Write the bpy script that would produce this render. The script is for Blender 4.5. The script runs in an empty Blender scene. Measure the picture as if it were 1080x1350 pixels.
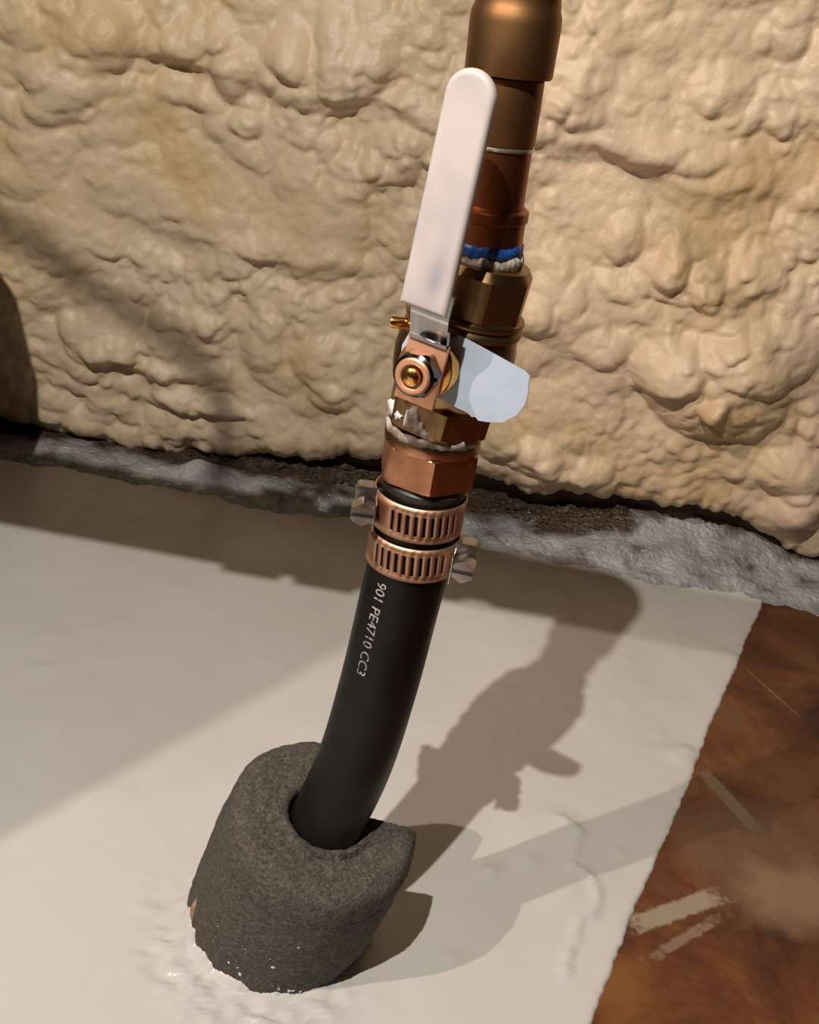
import bpy, bmesh, math, random
import numpy as np
from mathutils import Vector, Matrix

random.seed(7)
rng = np.random.default_rng(11)
S = bpy.context.scene
COL = S.collection
rad = math.radians

# ------------------------------------------------------------------ camera
PITCH, ROLL, FPX = rad(27.0), rad(10.5), 1400.0
CAM_POS = Vector((0, 0, 0.428))
cd = bpy.data.cameras.new('camera')
cd.sensor_fit = 'VERTICAL'
cd.sensor_height = 36.0
cd.lens = 36.0 * FPX / 1350.0
cd.clip_start = 0.01
cd.clip_end = 50
cam = bpy.data.objects.new('camera', cd)
COL.objects.link(cam)
_fw = Vector((0, math.cos(PITCH), -math.sin(PITCH)))
_up = Vector((0, math.sin(PITCH), math.cos(PITCH)))
_rt = Vector((1, 0, 0))
# the camera is turned counter-clockwise, so the place leans clockwise in the picture
_cx = _rt * math.cos(ROLL) + _up * math.sin(ROLL)
_cy = _up * math.cos(ROLL) - _rt * math.sin(ROLL)
m = Matrix((_cx, _cy, -_fw)).transposed().to_4x4()
m.translation = CAM_POS
cam.matrix_world = m
S.camera = cam

# ------------------------------------------------------------------ world, lamps, exposure
world = bpy.data.worlds.new('world')
S.world = world
world.use_nodes = True
bg = world.node_tree.nodes['Background']
bg.inputs[0].default_value = (1.0, 0.9, 0.78, 1)
bg.inputs[1].default_value = 0.010


def lamp(name, loc, power, color, size):
    l = bpy.data.lights.new(name, 'POINT')
    l.energy = power
    l.color = color
    l.shadow_soft_size = size
    o = bpy.data.objects.new(name, l)
    o.location = loc
    COL.objects.link(o)
    return o


Q_POS = Vector((-0.20, -0.080, 1.0))      # near work lamp, left of the camera
P_POS = Vector((-1.23, -0.48, 1.5))       # second bulb, further left
lamp('work_lamp_light', Q_POS, 36.5, (1.0, 0.96, 0.86), 0.006)
lamp('second_bulb_light', P_POS, 78.0, (1.0, 0.80, 0.74), 0.012)
S.view_settings.view_transform = 'Standard'
S.view_settings.look = 'None'
S.view_settings.exposure = 0.0
S.view_settings.gamma = 1.0
S.view_settings.use_curve_mapping = False


# ------------------------------------------------------------------ helpers
def link(o, parent=None):
    COL.objects.link(o)
    if parent is not None:
        o.parent = parent
    return o


def empty(name, loc, label, cat, group=None):
    o = bpy.data.objects.new(name, None)
    o.empty_display_size = 0.01
    o.location = loc
    COL.objects.link(o)
    o['label'] = label
    o['category'] = cat
    if group:
        o['group'] = group
    return o


def mesh_np(name, co, quads, mat, parent=None, smooth=True, sharp=None, tris=None):
    """co: (n,3) world coordinates; quads: (m,4)."""
    me = bpy.data.meshes.new(name)
    co = np.asarray(co, dtype=np.float64)
    off = np.zeros(3)
    if parent is not None:
        off = np.array(world_loc(parent))
    co = co - off
    faces = [list(map(int, q)) for q in quads]
    if tris is not None:
        faces += [list(map(int, q)) for q in tris]
    me.from_pydata(co.tolist(), [], faces)
    if smooth:
        me.polygons.foreach_set('use_smooth', [True] * len(me.polygons))
        if sharp is not None:
            me.set_sharp_from_angle(angle=rad(sharp))
    me.materials.append(mat)
    me.update()
    o = bpy.data.objects.new(name, me)
    link(o, parent)
    return o


def world_loc(o):
    l = Vector(o.location)
    while o.parent is not None:
        o = o.parent
        l += o.location
    return l


def grid_faces(nr, nc, wrap=False):
    r = np.arange(nr - 1)[:, None]
    c = np.arange(nc if wrap else nc - 1)[None, :]
    c2 = (c + 1) % nc
    a = r * nc + c
    b = r * nc + c2
    d = (r + 1) * nc + c
    e = (r + 1) * nc + c2
    return np.stack([a, b, e, d], -1).reshape(-1, 4)


def frame(A, B):
    A, B = Vector(A), Vector(B)
    ez = (B - A).normalized()
    ey = Vector((0, 1, 0))
    ey = (ey - ez * ey.dot(ez)).normalized()
    ex = ey.cross(ez)
    return A, ex, ey, ez


def polar(name, fr, prof, mat, parent=None, n=72, rfun=None, sharp=35, cap=True, closed=False, tmax=None):
    """Surface round an axis. prof: list of (r, z). rfun(theta, r, z) -> r. theta 0 looks at the camera, + to the right."""
    O, ex, ey, ez = fr
    O, ex, ey, ez = map(np.array, (O, ex, ey, ez))
    th = np.linspace(0, 2 * math.pi, n, endpoint=False)
    rows = []
    for (r, z) in prof:
        rr = np.full(n, r) if rfun is None else np.array([rfun(t, r, z) for t in th])
        p = O + ex * (rr * np.sin(th))[:, None] - ey * (rr * np.cos(th))[:, None] + ez * z
        rows.append(p)
    if closed:
        rows.append(rows[0])
    co = np.concatenate(rows)
    q = grid_faces(len(rows), n, True)
    o = mesh_np(name, co, q, mat, parent, True, None)
    me = o.data
    bm = bmesh.new()
    bm.from_mesh(me)
    if cap and not closed:
        bm.verts.ensure_lookup_table()
        for base in (0, (len(rows) - 1) * n):
            vs = [bm.verts[base + i] for i in range(n)]
            try:
                bm.faces.new(vs)
            except ValueError:
                pass
    if closed:
        bmesh.ops.remove_doubles(bm, verts=bm.verts, dist=1e-7)
    bmesh.ops.recalc_face_normals(bm, faces=bm.faces)
    bm.to_mesh(me)
    bm.free()
    me.polygons.foreach_set('use_smooth', [True] * len(me.polygons))
    me.set_sharp_from_angle(angle=rad(sharp))
    return o


def ngon_r(nf, rot, across_flats):
    """radius function of an nf-sided prism; r is the limiting (chamfer) radius."""
    def f(t, r, z):
        a = (t - rot) % (2 * math.pi / nf) - math.pi / nf
        return min(r, across_flats / 2 / math.cos(a))
    return f


def box_local(name, fr, c, size, mat, parent=None, bevel=0.0005, segs=2):
    """Box centred at local c (ex,ey,ez) in frame fr."""
    O, ex, ey, ez = fr
    bm = bmesh.new()
    bmesh.ops.create_cube(bm, size=1.0)
    for v in bm.verts:
        v.co = Vector((v.co.x * size[0], v.co.y * size[1], v.co.z * size[2]))
    if bevel:
        bmesh.ops.bevel(bm, geom=list(bm.edges), offset=bevel, segments=segs, affect='EDGES', profile=0.5)
    off = world_loc(parent) if parent is not None else Vector()
    for v in bm.verts:
        p = v.co + Vector(c)
        v.co = O + ex * p.x + ey * p.y + ez * p.z - off
    bmesh.ops.recalc_face_normals(bm, faces=bm.faces)
    me = bpy.data.meshes.new(name)
    bm.to_mesh(me)
    bm.free()
    me.polygons.foreach_set('use_smooth', [True] * len(me.polygons))
    me.set_sharp_from_angle(angle=rad(40))
    me.materials.append(mat)
    o = bpy.data.objects.new(name, me)
    return link(o, parent)


def prism_local(name, fr, outline, d0, d1, mat, parent=None, bevel=0.0, segs=2):
    """Outline in (ex, ez) extruded along -ey (towards viewer) from d0 to d1."""
    O, ex, ey, ez = fr
    bm = bmesh.new()
    lo = [bm.verts.new((x, -d0, z)) for x, z in outline]
    hi = [bm.verts.new((x, -d1, z)) for x, z in outline]
    n = len(outline)
    bm.faces.new(lo)
    top = bm.faces.new(hi[::-1])
    for i in range(n):
        bm.faces.new((lo[i], hi[i], hi[(i + 1) % n], lo[(i + 1) % n]))
    bmesh.ops.recalc_face_normals(bm, faces=bm.faces)
    if bevel:
        es = [e for e in bm.edges if len(e.link_faces) == 2 and any(len(f.verts) == n and n > 4 or f is top for f in e.link_faces)]
        bmesh.ops.bevel(bm, geom=es, offset=bevel, segments=segs, affect='EDGES', profile=0.5)
    off = world_loc(parent) if parent is not None else Vector()
    for v in bm.verts:
        p = v.co.copy()
        v.co = O + ex * p.x + ey * p.y + ez * p.z - off
    bmesh.ops.recalc_face_normals(bm, faces=bm.faces)
    me = bpy.data.meshes.new(name)
    bm.to_mesh(me)
    bm.free()
    me.polygons.foreach_set('use_smooth', [True] * len(me.polygons))
    me.set_sharp_from_angle(angle=rad(40))
    me.materials.append(mat)
    o = bpy.data.objects.new(name, me)
    return link(o, parent)


def catmull(pts, n):
    P = [Vector(p) for p in pts]
    P = [P[0] * 2 - P[1]] + P + [P[-1] * 2 - P[-2]]
    out = []
    for i in range(1, len(P) - 2):
        a, b, c, d = P[i - 1:i + 3]
        for k in range(n):
            t = k / n
            out.append(0.5 * ((2 * b) + (c - a) * t + (2 * a - 5 * b + 4 * c - d) * t * t + (3 * b - a - 3 * c + d) * t ** 3))
    out.append(P[-2])
    return out


def sweep(name, path, radius, mat, parent=None, n=40, cap=True):
    rows = []
    m_ = len(path)
    for i, p in enumerate(path):
        a = path[max(0, i - 1)]
        b = path[min(m_ - 1, i + 1)]
        ez = (b - a).normalized()
        ref = Vector((0, 1, 0)) if abs(ez.y) < 0.9 else Vector((0, 0, 1))
        ey = (ref - ez * ref.dot(ez)).normalized()
        ex = ey.cross(ez)
        r = radius(i / (m_ - 1)) if callable(radius) else radius
        rows.append([p + ex * (r * math.sin(t)) - ey * (r * math.cos(t)) for t in np.linspace(0, 2 * math.pi, n, endpoint=False)])
    co = np.array([[tuple(v) for v in r] for r in rows]).reshape(-1, 3)
    o = mesh_np(name, co, grid_faces(m_, n, True), mat, parent)
    if cap:
        bm = bmesh.new()
        bm.from_mesh(o.data)
        bm.verts.ensure_lookup_table()
        for base in (0, (m_ - 1) * n):
            bm.faces.new([bm.verts[base + i] for i in range(n)])
        bmesh.ops.recalc_face_normals(bm, faces=bm.faces)
        bm.to_mesh(o.data)
        bm.free()
        o.data.polygons.foreach_set('use_smooth', [True] * len(o.data.polygons))
        o.data.set_sharp_from_angle(angle=rad(50))
    return o


_lat = {}


def vnoise(x, y, seed=0):
    """smooth value noise, numpy, about -1..1"""
    if seed not in _lat:
        _lat[seed] = np.random.default_rng(1000 + seed).uniform(-1, 1, (256, 256))
    L = _lat[seed]
    xi = np.floor(x).astype(int)
    yi = np.floor(y).astype(int)
    fx = x - xi
    fy = y - yi
    fx = fx * fx * fx * (fx * (fx * 6 - 15) + 10)
    fy = fy * fy * fy * (fy * (fy * 6 - 15) + 10)
    g = lambda a, b: L[a % 256, b % 256]
    return (g(xi, yi) * (1 - fx) + g(xi + 1, yi) * fx) * (1 - fy) + (g(xi, yi + 1) * (1 - fx) + g(xi + 1, yi + 1) * fx) * fy


def fbm(x, y, oct=4, seed=0):
    s, a = 0, 1.0
    for i in range(oct):
        s = s + a * vnoise(x * 2 ** i + 17.3 * i, y * 2 ** i + 9.1 * i, seed + i)
        a *= 0.5
    return s


# ------------------------------------------------------------------ materials
def mat(name, color, rough=0.5, metal=0.0, spec=0.5, coat=0.0):
    m_ = bpy.data.materials.new(name)
    m_.use_nodes = True
    b = m_.node_tree.nodes['Principled BSDF']
    b.inputs['Base Color'].default_value = (*color, 1)
    b.inputs['Roughness'].default_value = rough
    b.inputs['Metallic'].default_value = metal
    b.inputs['Specular IOR Level'].default_value = spec
    if coat:
        b.inputs['Coat Weight'].default_value = coat
        b.inputs['Coat Roughness'].default_value = 0.15
    return m_


def nodes(m_):
    return m_.node_tree.nodes, m_.node_tree.links, m_.node_tree.nodes['Principled BSDF']


def noise_mix(m_, colors, scale, detail=4, rough_range=None, bump=None, coord='Object', stretch=None, pos=None, dist=0.0):
    """Base colour from a noise ramp, optional roughness range and bump (scale, strength, distance)."""
    N, L, b = nodes(m_)
    tc = N.new('ShaderNodeTexCoord')
    src = tc.outputs[coord]
    if stretch:
        mp = N.new('ShaderNodeMapping')
        mp.inputs['Scale'].default_value = stretch
        L.new(src, mp.inputs[0])
        src = mp.outputs[0]
    nz = N.new('ShaderNodeTexNoise')
    nz.inputs['Scale'].default_value = scale
    nz.inputs['Detail'].default_value = detail
    nz.inputs['Distortion'].default_value = dist
    L.new(src, nz.inputs['Vector'])
    cr = N.new('ShaderNodeValToRGB')
    el = cr.color_ramp.elements
    n = len(colors)
    pos = pos or [0.3 + 0.4 * i / max(1, n - 1) for i in range(n)]
    el[0].position, el[0].color = pos[0], (*colors[0], 1)
    el[1].position, el[1].color = pos[-1], (*colors[-1], 1)
    for i in range(1, n - 1):
        e = el.new(pos[i])
        e.color = (*colors[i], 1)
    L.new(nz.outputs['Fac'], cr.inputs[0])
    L.new(cr.outputs[0], b.inputs['Base Color'])
    if rough_range:
        mr = N.new('ShaderNodeMapRange')
        mr.inputs['From Min'].default_value = 0.3
        mr.inputs['From Max'].default_value = 0.7
        mr.inputs['To Min'].default_value = rough_range[0]
        mr.inputs['To Max'].default_value = rough_range[1]
        L.new(nz.outputs['Fac'], mr.inputs[0])
        L.new(mr.outputs[0], b.inputs['Roughness'])
    if bump:
        bz = N.new('ShaderNodeTexNoise')
        bz.inputs['Scale'].default_value = bump[0]
        bz.inputs['Detail'].default_value = 5
        L.new(src, bz.inputs['Vector'])
        bp = N.new('ShaderNodeBump')
        bp.inputs['Strength'].default_value = bump[1]
        bp.inputs['Distance'].default_value = bump[2]
        L.new(bz.outputs['Fac'], bp.inputs['Height'])
        L.new(bp.outputs[0], b.inputs['Normal'])
    return cr


M = {}
M['foam'] = mat('spray_foam', (.5, .38, .24), 0.47, spec=0.42)
noise_mix(M['foam'], [(.56, .38, .19), (.64, .475, .315), (.67, .51, .36)], 7, 5, bump=(260, 0.35, 0.0016), pos=[.30, .46, .66])
M['paint'] = mat('grey_floor_paint', (.60, .57, .54), 0.33, spec=0.5)
noise_mix(M['paint'], [(.56, .535, .505), (.61, .585, .555)], 9, 4, rough_range=(0.16, 0.32), bump=(90, 0.05, 0.002))
M['cove'] = mat('grey_cove_paint', (.42, .40, .38), 0.22, spec=0.6)
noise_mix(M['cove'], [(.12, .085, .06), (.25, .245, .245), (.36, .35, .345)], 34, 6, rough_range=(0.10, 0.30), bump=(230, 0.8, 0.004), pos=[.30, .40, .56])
M['rust'] = mat('brown_stained_slab', (.16, .06, .025), 0.4, spec=0.4)
noise_mix(M['rust'], [(.035, .013, .008), (.085, .026, .011), (.12, .038, .013), (.16, .062, .02), (.12, .07, .04)], 13, 12, rough_range=(0.55, 0.28), bump=(160, 0.35, 0.002), pos=[.33, .43, .51, .59, .70], dist=0.5)
for n_ in M['rust'].node_tree.nodes:
    if n_.type == 'TEX_NOISE':
        n_.inputs['Roughness'].default_value = 0.68
M['tan_scuff'] = mat('tan_scuff', (.36, .25, .15), 0.7)
noise_mix(M['tan_scuff'], [(.22, .13, .07), (.40, .29, .18)], 120, 4, bump=(300, 0.4, 0.001))
M['concrete'] = mat('dark_footing', (.07, .05, .04), 0.8)
noise_mix(M['concrete'], [(.03, .02, .016), (.09, .062, .045), (.16, .13, .11)], 30, 6, bump=(90, 0.8, 0.006))
M['rubble'] = mat('brown_crumbs', (.09, .055, .035), 0.75)
noise_mix(M['rubble'], [(.03, .017, .011), (.10, .06, .04)], 60, 4, bump=(200, 0.6, 0.002))
M['copper'] = mat('aged_copper', (.42, .15, .07), 0.28, 1.0)
noise_mix(M['copper'], [(.15, .055, .026), (.38, .13, .052), (.50, .20, .09)], 60, 5, rough_range=(0.48, 0.30), stretch=(1, 1, .35), bump=(160, 0.12, 0.001))
M['copper_dark'] = mat('browned_copper', (.3, .14, .06), 0.32, 1.0)
noise_mix(M['copper_dark'], [(.19, .09, .04), (.34, .175, .072), (.42, .25, .115)], 55, 5, rough_range=(0.55, 0.40), stretch=(1, 1, .5), bump=(120, 0.1, 0.001))
M['brass'] = mat('aged_brass', (.36, .22, .10), 0.36, 1.0)
noise_mix(M['brass'], [(.26, .15, .065), (.40, .25, .12)], 70, 4, rough_range=(0.45, 0.3), bump=(260, 0.12, 0.0008))
M['bronze'] = mat('copper_toned_fitting', (.55, .26, .14), 0.33, 1.0)
noise_mix(M['bronze'], [(.42, .19, .10), (.60, .30, .17)], 80, 4, rough_range=(0.42, 0.26), bump=(260, 0.1, 0.0008))
M['orange_plate'] = mat('copper_lever_plate', (.80, .36, .18), 0.45, 0.7)
noise_mix(M['orange_plate'], [(.84, .42, .24), (.92, .50, .30)], 90, 3)
M['gold'] = mat('bright_brass', (.80, .42, .10), 0.2, 1.0)
noise_mix(M['gold'], [(.72, .36, .08), (.84, .46, .13)], 120, 3)
M['steel'] = mat('bright_steel', (.62, .60, .58), 0.16, 1.0)
noise_mix(M['steel'], [(.55, .53, .52), (.66, .64, .62)], 140, 3, rough_range=(.12, .22))
M['steel_dull'] = mat('dull_steel', (.42, .38, .34), 0.36, 1.0)
noise_mix(M['steel_dull'], [(.32, .28, .25), (.50, .46, .42)], 150, 4, rough_range=(.28, .45))
M['neck'] = mat('mirror_steel', (.34, .33, .33), 0.12, 1.0)
noise_mix(M['neck'], [(.26, .26, .26), (.40, .39, .38)], 60, 3, stretch=(6, 1, .3), rough_range=(.10, .18))
M['gunmetal'] = mat('dark_plated_steel', (.16, .14, .13), 0.2, 1.0)
noise_mix(M['gunmetal'], [(.10, .09, .085), (.20, .18, .17)], 140, 3, rough_range=(.14, .26))
M['band'] = mat('copper_toned_band', (.62, .34, .2), 0.34, 1.0)
noise_mix(M['band'], [(.56, .31, .19), (.70, .42, .28)], 110, 4, rough_range=(.42, .55))
M['grip'] = mat('white_vinyl_grip', (.80, .70, .66), 0.45)
M['pe'] = mat('black_polyethylene', (.004, .004, .004), 0.42, spec=0.28)
noise_mix(M['pe'], [(.0030, .0030, .0027), (.0085, .0075, .0065)], 40, 5, rough_range=(.34, .5), bump=(300, 0.06, 0.0006))
M['print'] = mat('pale_print', (.50, .48, .44), 0.6)
noise_mix(M['print'], [(.14, .135, .12), (.42, .40, .37)], 300, 3, pos=[.35, .55])
M['sleeve'] = mat('grey_foam_rubber', (.06, .05, .044), 0.85, spec=0.3)
noise_mix(M['sleeve'], [(.055, .046, .038), (.10, .085, .072), (.18, .155, .13)], 650, 5, bump=(1300, 0.9, 0.0011), pos=[.32, .55, .78])
M['white'] = mat('white_paint', (.72, .70, .68), 0.3)
noise_mix(M['white'], [(.60, .58, .56), (.76, .74, .72)], 100, 3, bump=(200, .3, .001))
M['ptfe'] = mat('white_thread_tape', (.62, .56, .50), 0.6)
noise_mix(M['ptfe'], [(.22, .15, .09), (.30, .25, .21), (.56, .51, .47)], 240, 4, pos=[.40, .50, .62], bump=(400, .5, .001))
M['blue'] = mat('blue_tape', (.02, .11, .42), 0.4)
noise_mix(M['blue'], [(.006, .035, .17), (.02, .10, .36)], 200, 3)
M['solder'] = mat('bright_solder', (.75, .70, .62), 0.22, 0.9)
noise_mix(M['solder'], [(.6, .5, .4), (.8, .76, .7)], 200, 3)
M['tag'] = mat('pale_blue_tag', (.62, .68, .78), 0.5)
noise_mix(M['tag'], [(.40, .46, .57), (.46, .52, .63)], 90, 3)
M['dark_rubber'] = mat('dark_sealing_ring', (.012, .011, .010), 0.45)
noise_mix(M['dark_rubber'], [(.008, .008, .007), (.03, .026, .02)], 200, 3)
M['panel'] = mat('dark_shade_panel', (.10, .085, .07), 0.8)  # for the added shading pieces, dark so they bounce little light
noise_mix(M['panel'], [(.08, .068, .055), (.12, .10, .082)], 12, 4)
# smudge on the grip
N, L, b = nodes(M['grip'])
tc = N.new('ShaderNodeTexCoord')
nz = N.new('ShaderNodeTexNoise')
nz.inputs['Scale'].default_value = 55
L.new(tc.outputs['Object'], nz.inputs['Vector'])
cr = N.new('ShaderNodeValToRGB')
cr.color_ramp.elements[0].position = .32
cr.color_ramp.elements[0].color = (.52, .46, .46, 1)
cr.color_ramp.elements[1].position = .55
cr.color_ramp.elements[1].color = (.60, .53, .505, 1)
L.new(nz.outputs['Fac'], cr.inputs[0])
at = N.new('ShaderNodeAttribute')
at.attribute_name = 'smudge'
mx = N.new('ShaderNodeMix')
mx.data_type = 'RGBA'
L.new(at.outputs['Fac'], mx.inputs['Factor'])
L.new(cr.outputs[0], mx.inputs['A'])
mx.inputs['B'].default_value = (.33, .31, .37, 1)
L.new(mx.outputs['Result'], b.inputs['Base Color'])


# ------------------------------------------------------------------ measuring tool: photo pixel -> place, on a plane y=const or z=const
def ray(px, py):
    dx, dy = px - 540, py - 675
    a = (dx * math.cos(ROLL) + dy * math.sin(ROLL)) / FPX
    c = (dx * math.sin(ROLL) - dy * math.cos(ROLL)) / FPX
    return _fw + _rt * a + _up * c


def W(px, py, y=None, z=None):
    r = ray(px, py)
    t = y / r.y if y is not None else (z - CAM_POS.z) / r.z
    return CAM_POS + r * t



# worn patches on the bare slab: flat marks with a place and outline of their own
def slab_mark(a, c, half_w, color, round_=False, rag=0.35, grain=70.0, soft=0.25, amount=1.0):
    a, c = W(*a, z=0), W(*c, z=0)
    mid, dv = (a + c) / 2, (c - a)
    N, L, b = nodes(M['rust'])
    old = b.inputs['Base Color'].links[0].from_socket
    tc = N.new('ShaderNodeTexCoord')
    mp = N.new('ShaderNodeMapping')
    mp.vector_type = 'TEXTURE'
    mp.inputs['Location'].default_value = (mid.x, mid.y, 0)
    mp.inputs['Rotation'].default_value = (0, 0, math.atan2(dv.y, dv.x))
    mp.inputs['Scale'].default_value = (dv.length / 2, half_w, 1)
    L.new(tc.outputs['Object'], mp.inputs[0])
    sx = N.new('ShaderNodeSeparateXYZ')
    L.new(mp.outputs[0], sx.inputs[0])

    def op(o_, x, y=None):
        n_ = N.new('ShaderNodeMath')
        n_.operation = o_
        for k, v in enumerate((x, y)):
            if v is None:
                continue
            if isinstance(v, (int, float)):
                n_.inputs[k].default_value = v
            else:
                L.new(v, n_.inputs[k])
        return n_.outputs[0]
    if round_:
        dist = op('SQRT', op('ADD', op('MULTIPLY', sx.outputs[0], sx.outputs[0]), op('MULTIPLY', sx.outputs[1], sx.outputs[1])))
    else:
        dist = op('MAXIMUM', op('ABSOLUTE', sx.outputs[0]), op('ABSOLUTE', sx.outputs[1]))
    nz = N.new('ShaderNodeTexNoise')
    nz.inputs['Scale'].default_value = grain
    nz.inputs['Detail'].default_value = 8
    L.new(tc.outputs['Object'], nz.inputs['Vector'])
    dist = op('ADD', dist, op('MULTIPLY', op('SUBTRACT', nz.outputs['Fac'], 0.5), rag * 4))
    mr = N.new('ShaderNodeMapRange')
    mr.inputs['From Min'].default_value = 1.0 + soft
    mr.inputs['From Max'].default_value = 1.0 - soft
    mr.inputs['To Max'].default_value = amount
    L.new(dist, mr.inputs[0])
    mx = N.new('ShaderNodeMix')
    mx.data_type = 'RGBA'
    L.new(mr.outputs[0], mx.inputs['Factor'])
    L.new(old, mx.inputs['A'])
    mx.inputs['B'].default_value = (*color, 1)
    L.new(mx.outputs['Result'], b.inputs['Base Color'])


slab_mark((900, 1120), (1130, 1130), .040, (.16, .085, .05), True, .5, 30, .5, .75)
slab_mark((985, 1185), (1125, 1175), .024, (.27, .16, .09), True, .55, 40, .5, .8)
slab_mark((930, 1017), (999, 1092), .0050, (.19, .13, .075), False, .22, 300, .2, .85)
slab_mark((838, 1217), (945, 1179), .0055, (.33, .26, .18), False, .22, 300, .2, .95)
slab_mark((864, 1258), (938, 1213), .0026, (.28, .17, .12), False, .5, 200, .3, .8)
slab_mark((985, 880), (1050, 938), .0008, (.22, .14, .10), False, .5, 200, .4, .8)
slab_mark((780, 1330), (850, 1270), .012, (.22, .085, .025), True, .5, 60, .4, .8)

# ================================================================== SETTING
# ---- slab
fl_x0, fl_x1, fl_y0, fl_y1 = -1.6, 1.3, -0.9, 0.95
xs = np.linspace(fl_x0, fl_x1, 60)
ys = np.linspace(fl_y0, fl_y1, 40)
X, Y = np.meshgrid(xs, ys)
co = np.stack([X, Y, np.full_like(X, -0.0015)], -1).reshape(-1, 3)
nb = len(co)
co = np.concatenate([co, co + [0, 0, -0.1]])
top = grid_faces(40, 60)
side = []
rim = [i for i in range(60)] + [r * 60 + 59 for r in range(1, 40)] + [39 * 60 + c for c in range(58, -1, -1)] + [r * 60 for r in range(38, 0, -1)]
for i in range(len(rim)):
    a, b_ = rim[i], rim[(i + 1) % len(rim)]
    side.append((b_, a, a + nb, b_ + nb))
floor = mesh_np('floor', co, np.concatenate([top, np.array(side)]), M['rust'], None, True, 40)
floor['kind'] = 'structure'
floor['label'] = 'reddish brown stained concrete slab'

# ---- coat of grey paint with its own edge over the slab
SLV = np.array([-0.0285, 0.377])       # foot of the foam sleeve
SLV_R = 0.0440
edge_pts = [(-0.9, -0.10), (0.0, 0.2), (0.348, 0.1293), (0.43, 0.1603), (0.502, 0.1916), (0.611, 0.2338), (0.696, 0.2695), (0.745, 0.2885), (0.786, 0.3068), (0.95, 0.36)]
edge_pts[0] = (-0.9, -0.34)
edge_pts[1] = (0.0, 0.0)
ey_, ex_ = zip(*edge_pts)
ys = np.concatenate([np.linspace(-0.9, 0.22, 60, endpoint=False), np.arange(0.22, 0.875, 0.0024)])
d = np.concatenate([[0, 0.0004, 0.0012, 0.0024], np.arange(0.0048, 0.72, 0.0026), np.linspace(0.74, 1.6, 30)])
D, Y = np.meshgrid(d, ys)
xe = np.interp(Y, ey_, ex_) + 0.0007 * fbm(Y * 260, Y * 0 + 3.3, 3, 3) + 0.0007 * fbm(Y * 18, Y * 0 + 8.1, 2, 5)
X = np.maximum(xe - D, -1.58)
H = 0.0005 * fbm(X * 16, Y * 16, 3, 20) + 0.0002 * fbm(X * 60, Y * 60, 2, 30)
# drips, runs and pimples in the paint
ridge = [(735, 1080), (765, 1100), (750, 1140), (782, 1165), (788, 1200), (762, 1215), (750, 1255), (742, 1290)]
RP = [W(x, y, z=0) for x, y in ridge]
for a, c in zip(RP[:-1], RP[1:]):
    n_ = 10
    for k in range(n_):
        p = a.lerp(c, k / n_)
        jx, jy = rng.normal(0, 0.0010, 2)
        H += 0.0011 * np.exp(-(((X - p.x - jx) ** 2 + (Y - p.y - jy) ** 2) / (2 * 0.0015 ** 2)))
for px, py, r_, h_ in [(520, 1130, .004, .001), (895, 997, .006, .002), (905, 990, .004, .002), (700, 1140, .004, .0018), (740, 1092, .010, .0022), (690, 1100, .014, .0018), (650, 1150, .004, .0012),
                       (770, 1160, .012, .0016), (740, 1180, .010, .0012), (830, 870, .003, .0009), (870, 970, .003, .0008), (595, 1265, .003, .0015), (645, 1150, .003, .0014), (820, 1125, .003, .0011),
                       (560, 860, .003, .0008), (520, 930, .003, .0008), (120, 830, .003, .0008), (60, 880, .003, .0008), (180, 1280, .003, .0008), (680, 895, .008, .0009), (660, 905, .005, .001)]:
    p = W(px, py, z=0)
    H += h_ * np.exp(-((X - p.x) ** 2 + (Y - p.y) ** 2) / (2 * r_ ** 2))
# the paint creeps up round the sleeve and piles into wrinkles in front of it
rr = np.hypot(X - SLV[0], Y - SLV[1])
ang = np.arctan2(Y - SLV[1], X - SLV[0])
front = np.clip(-np.sin(ang + 0.35), 0, 1)
H += (0.0022 + 0.002 * fbm(ang * 4, ang * 0 + 2, 3, 41)) * np.exp(-np.clip(rr - SLV_R, 0, 1) / 0.0035)
H += front * 0.0032 * fbm(X * 170, Y * 230, 3, 44) * np.exp(-((rr - SLV_R - 0.013) / 0.011) ** 2)
# rising towards the wall
H -= np.clip((Y - 0.815) / 0.01, 0, 1) * 0.002
edge_fall = np.clip(D / 0.002, 0, 1)
Z = -0.0018 + (0.0018 + H) * np.sqrt(np.clip(edge_fall, 0, 1))
Z = np.where((D > 0.002) & (Y < 0.815), np.maximum(Z, -0.0013), Z)
co = np.stack([X, Y, Z], -1).reshape(-1, 3)
paint = mesh_np('paint_coat', co, grid_faces(len(ys), len(d))[:, ::-1], M['paint'], floor)
paint['label'] = 'pale grey floor paint'

# ---- footing wall behind the foam and the cove at its foot
def slab_box(name, x0, x1, y0, y1, z0, z1, mat_, parent=None, bevel=0.004):
    O = (Vector(), Vector((1, 0, 0)), Vector((0, 1, 0)), Vector((0, 0, 1)))
    return box_local(name, O, ((x0 + x1) / 2, (y0 + y1) / 2, (z0 + z1) / 2), (x1 - x0, y1 - y0, z1 - z0), mat_, parent, bevel)


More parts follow.
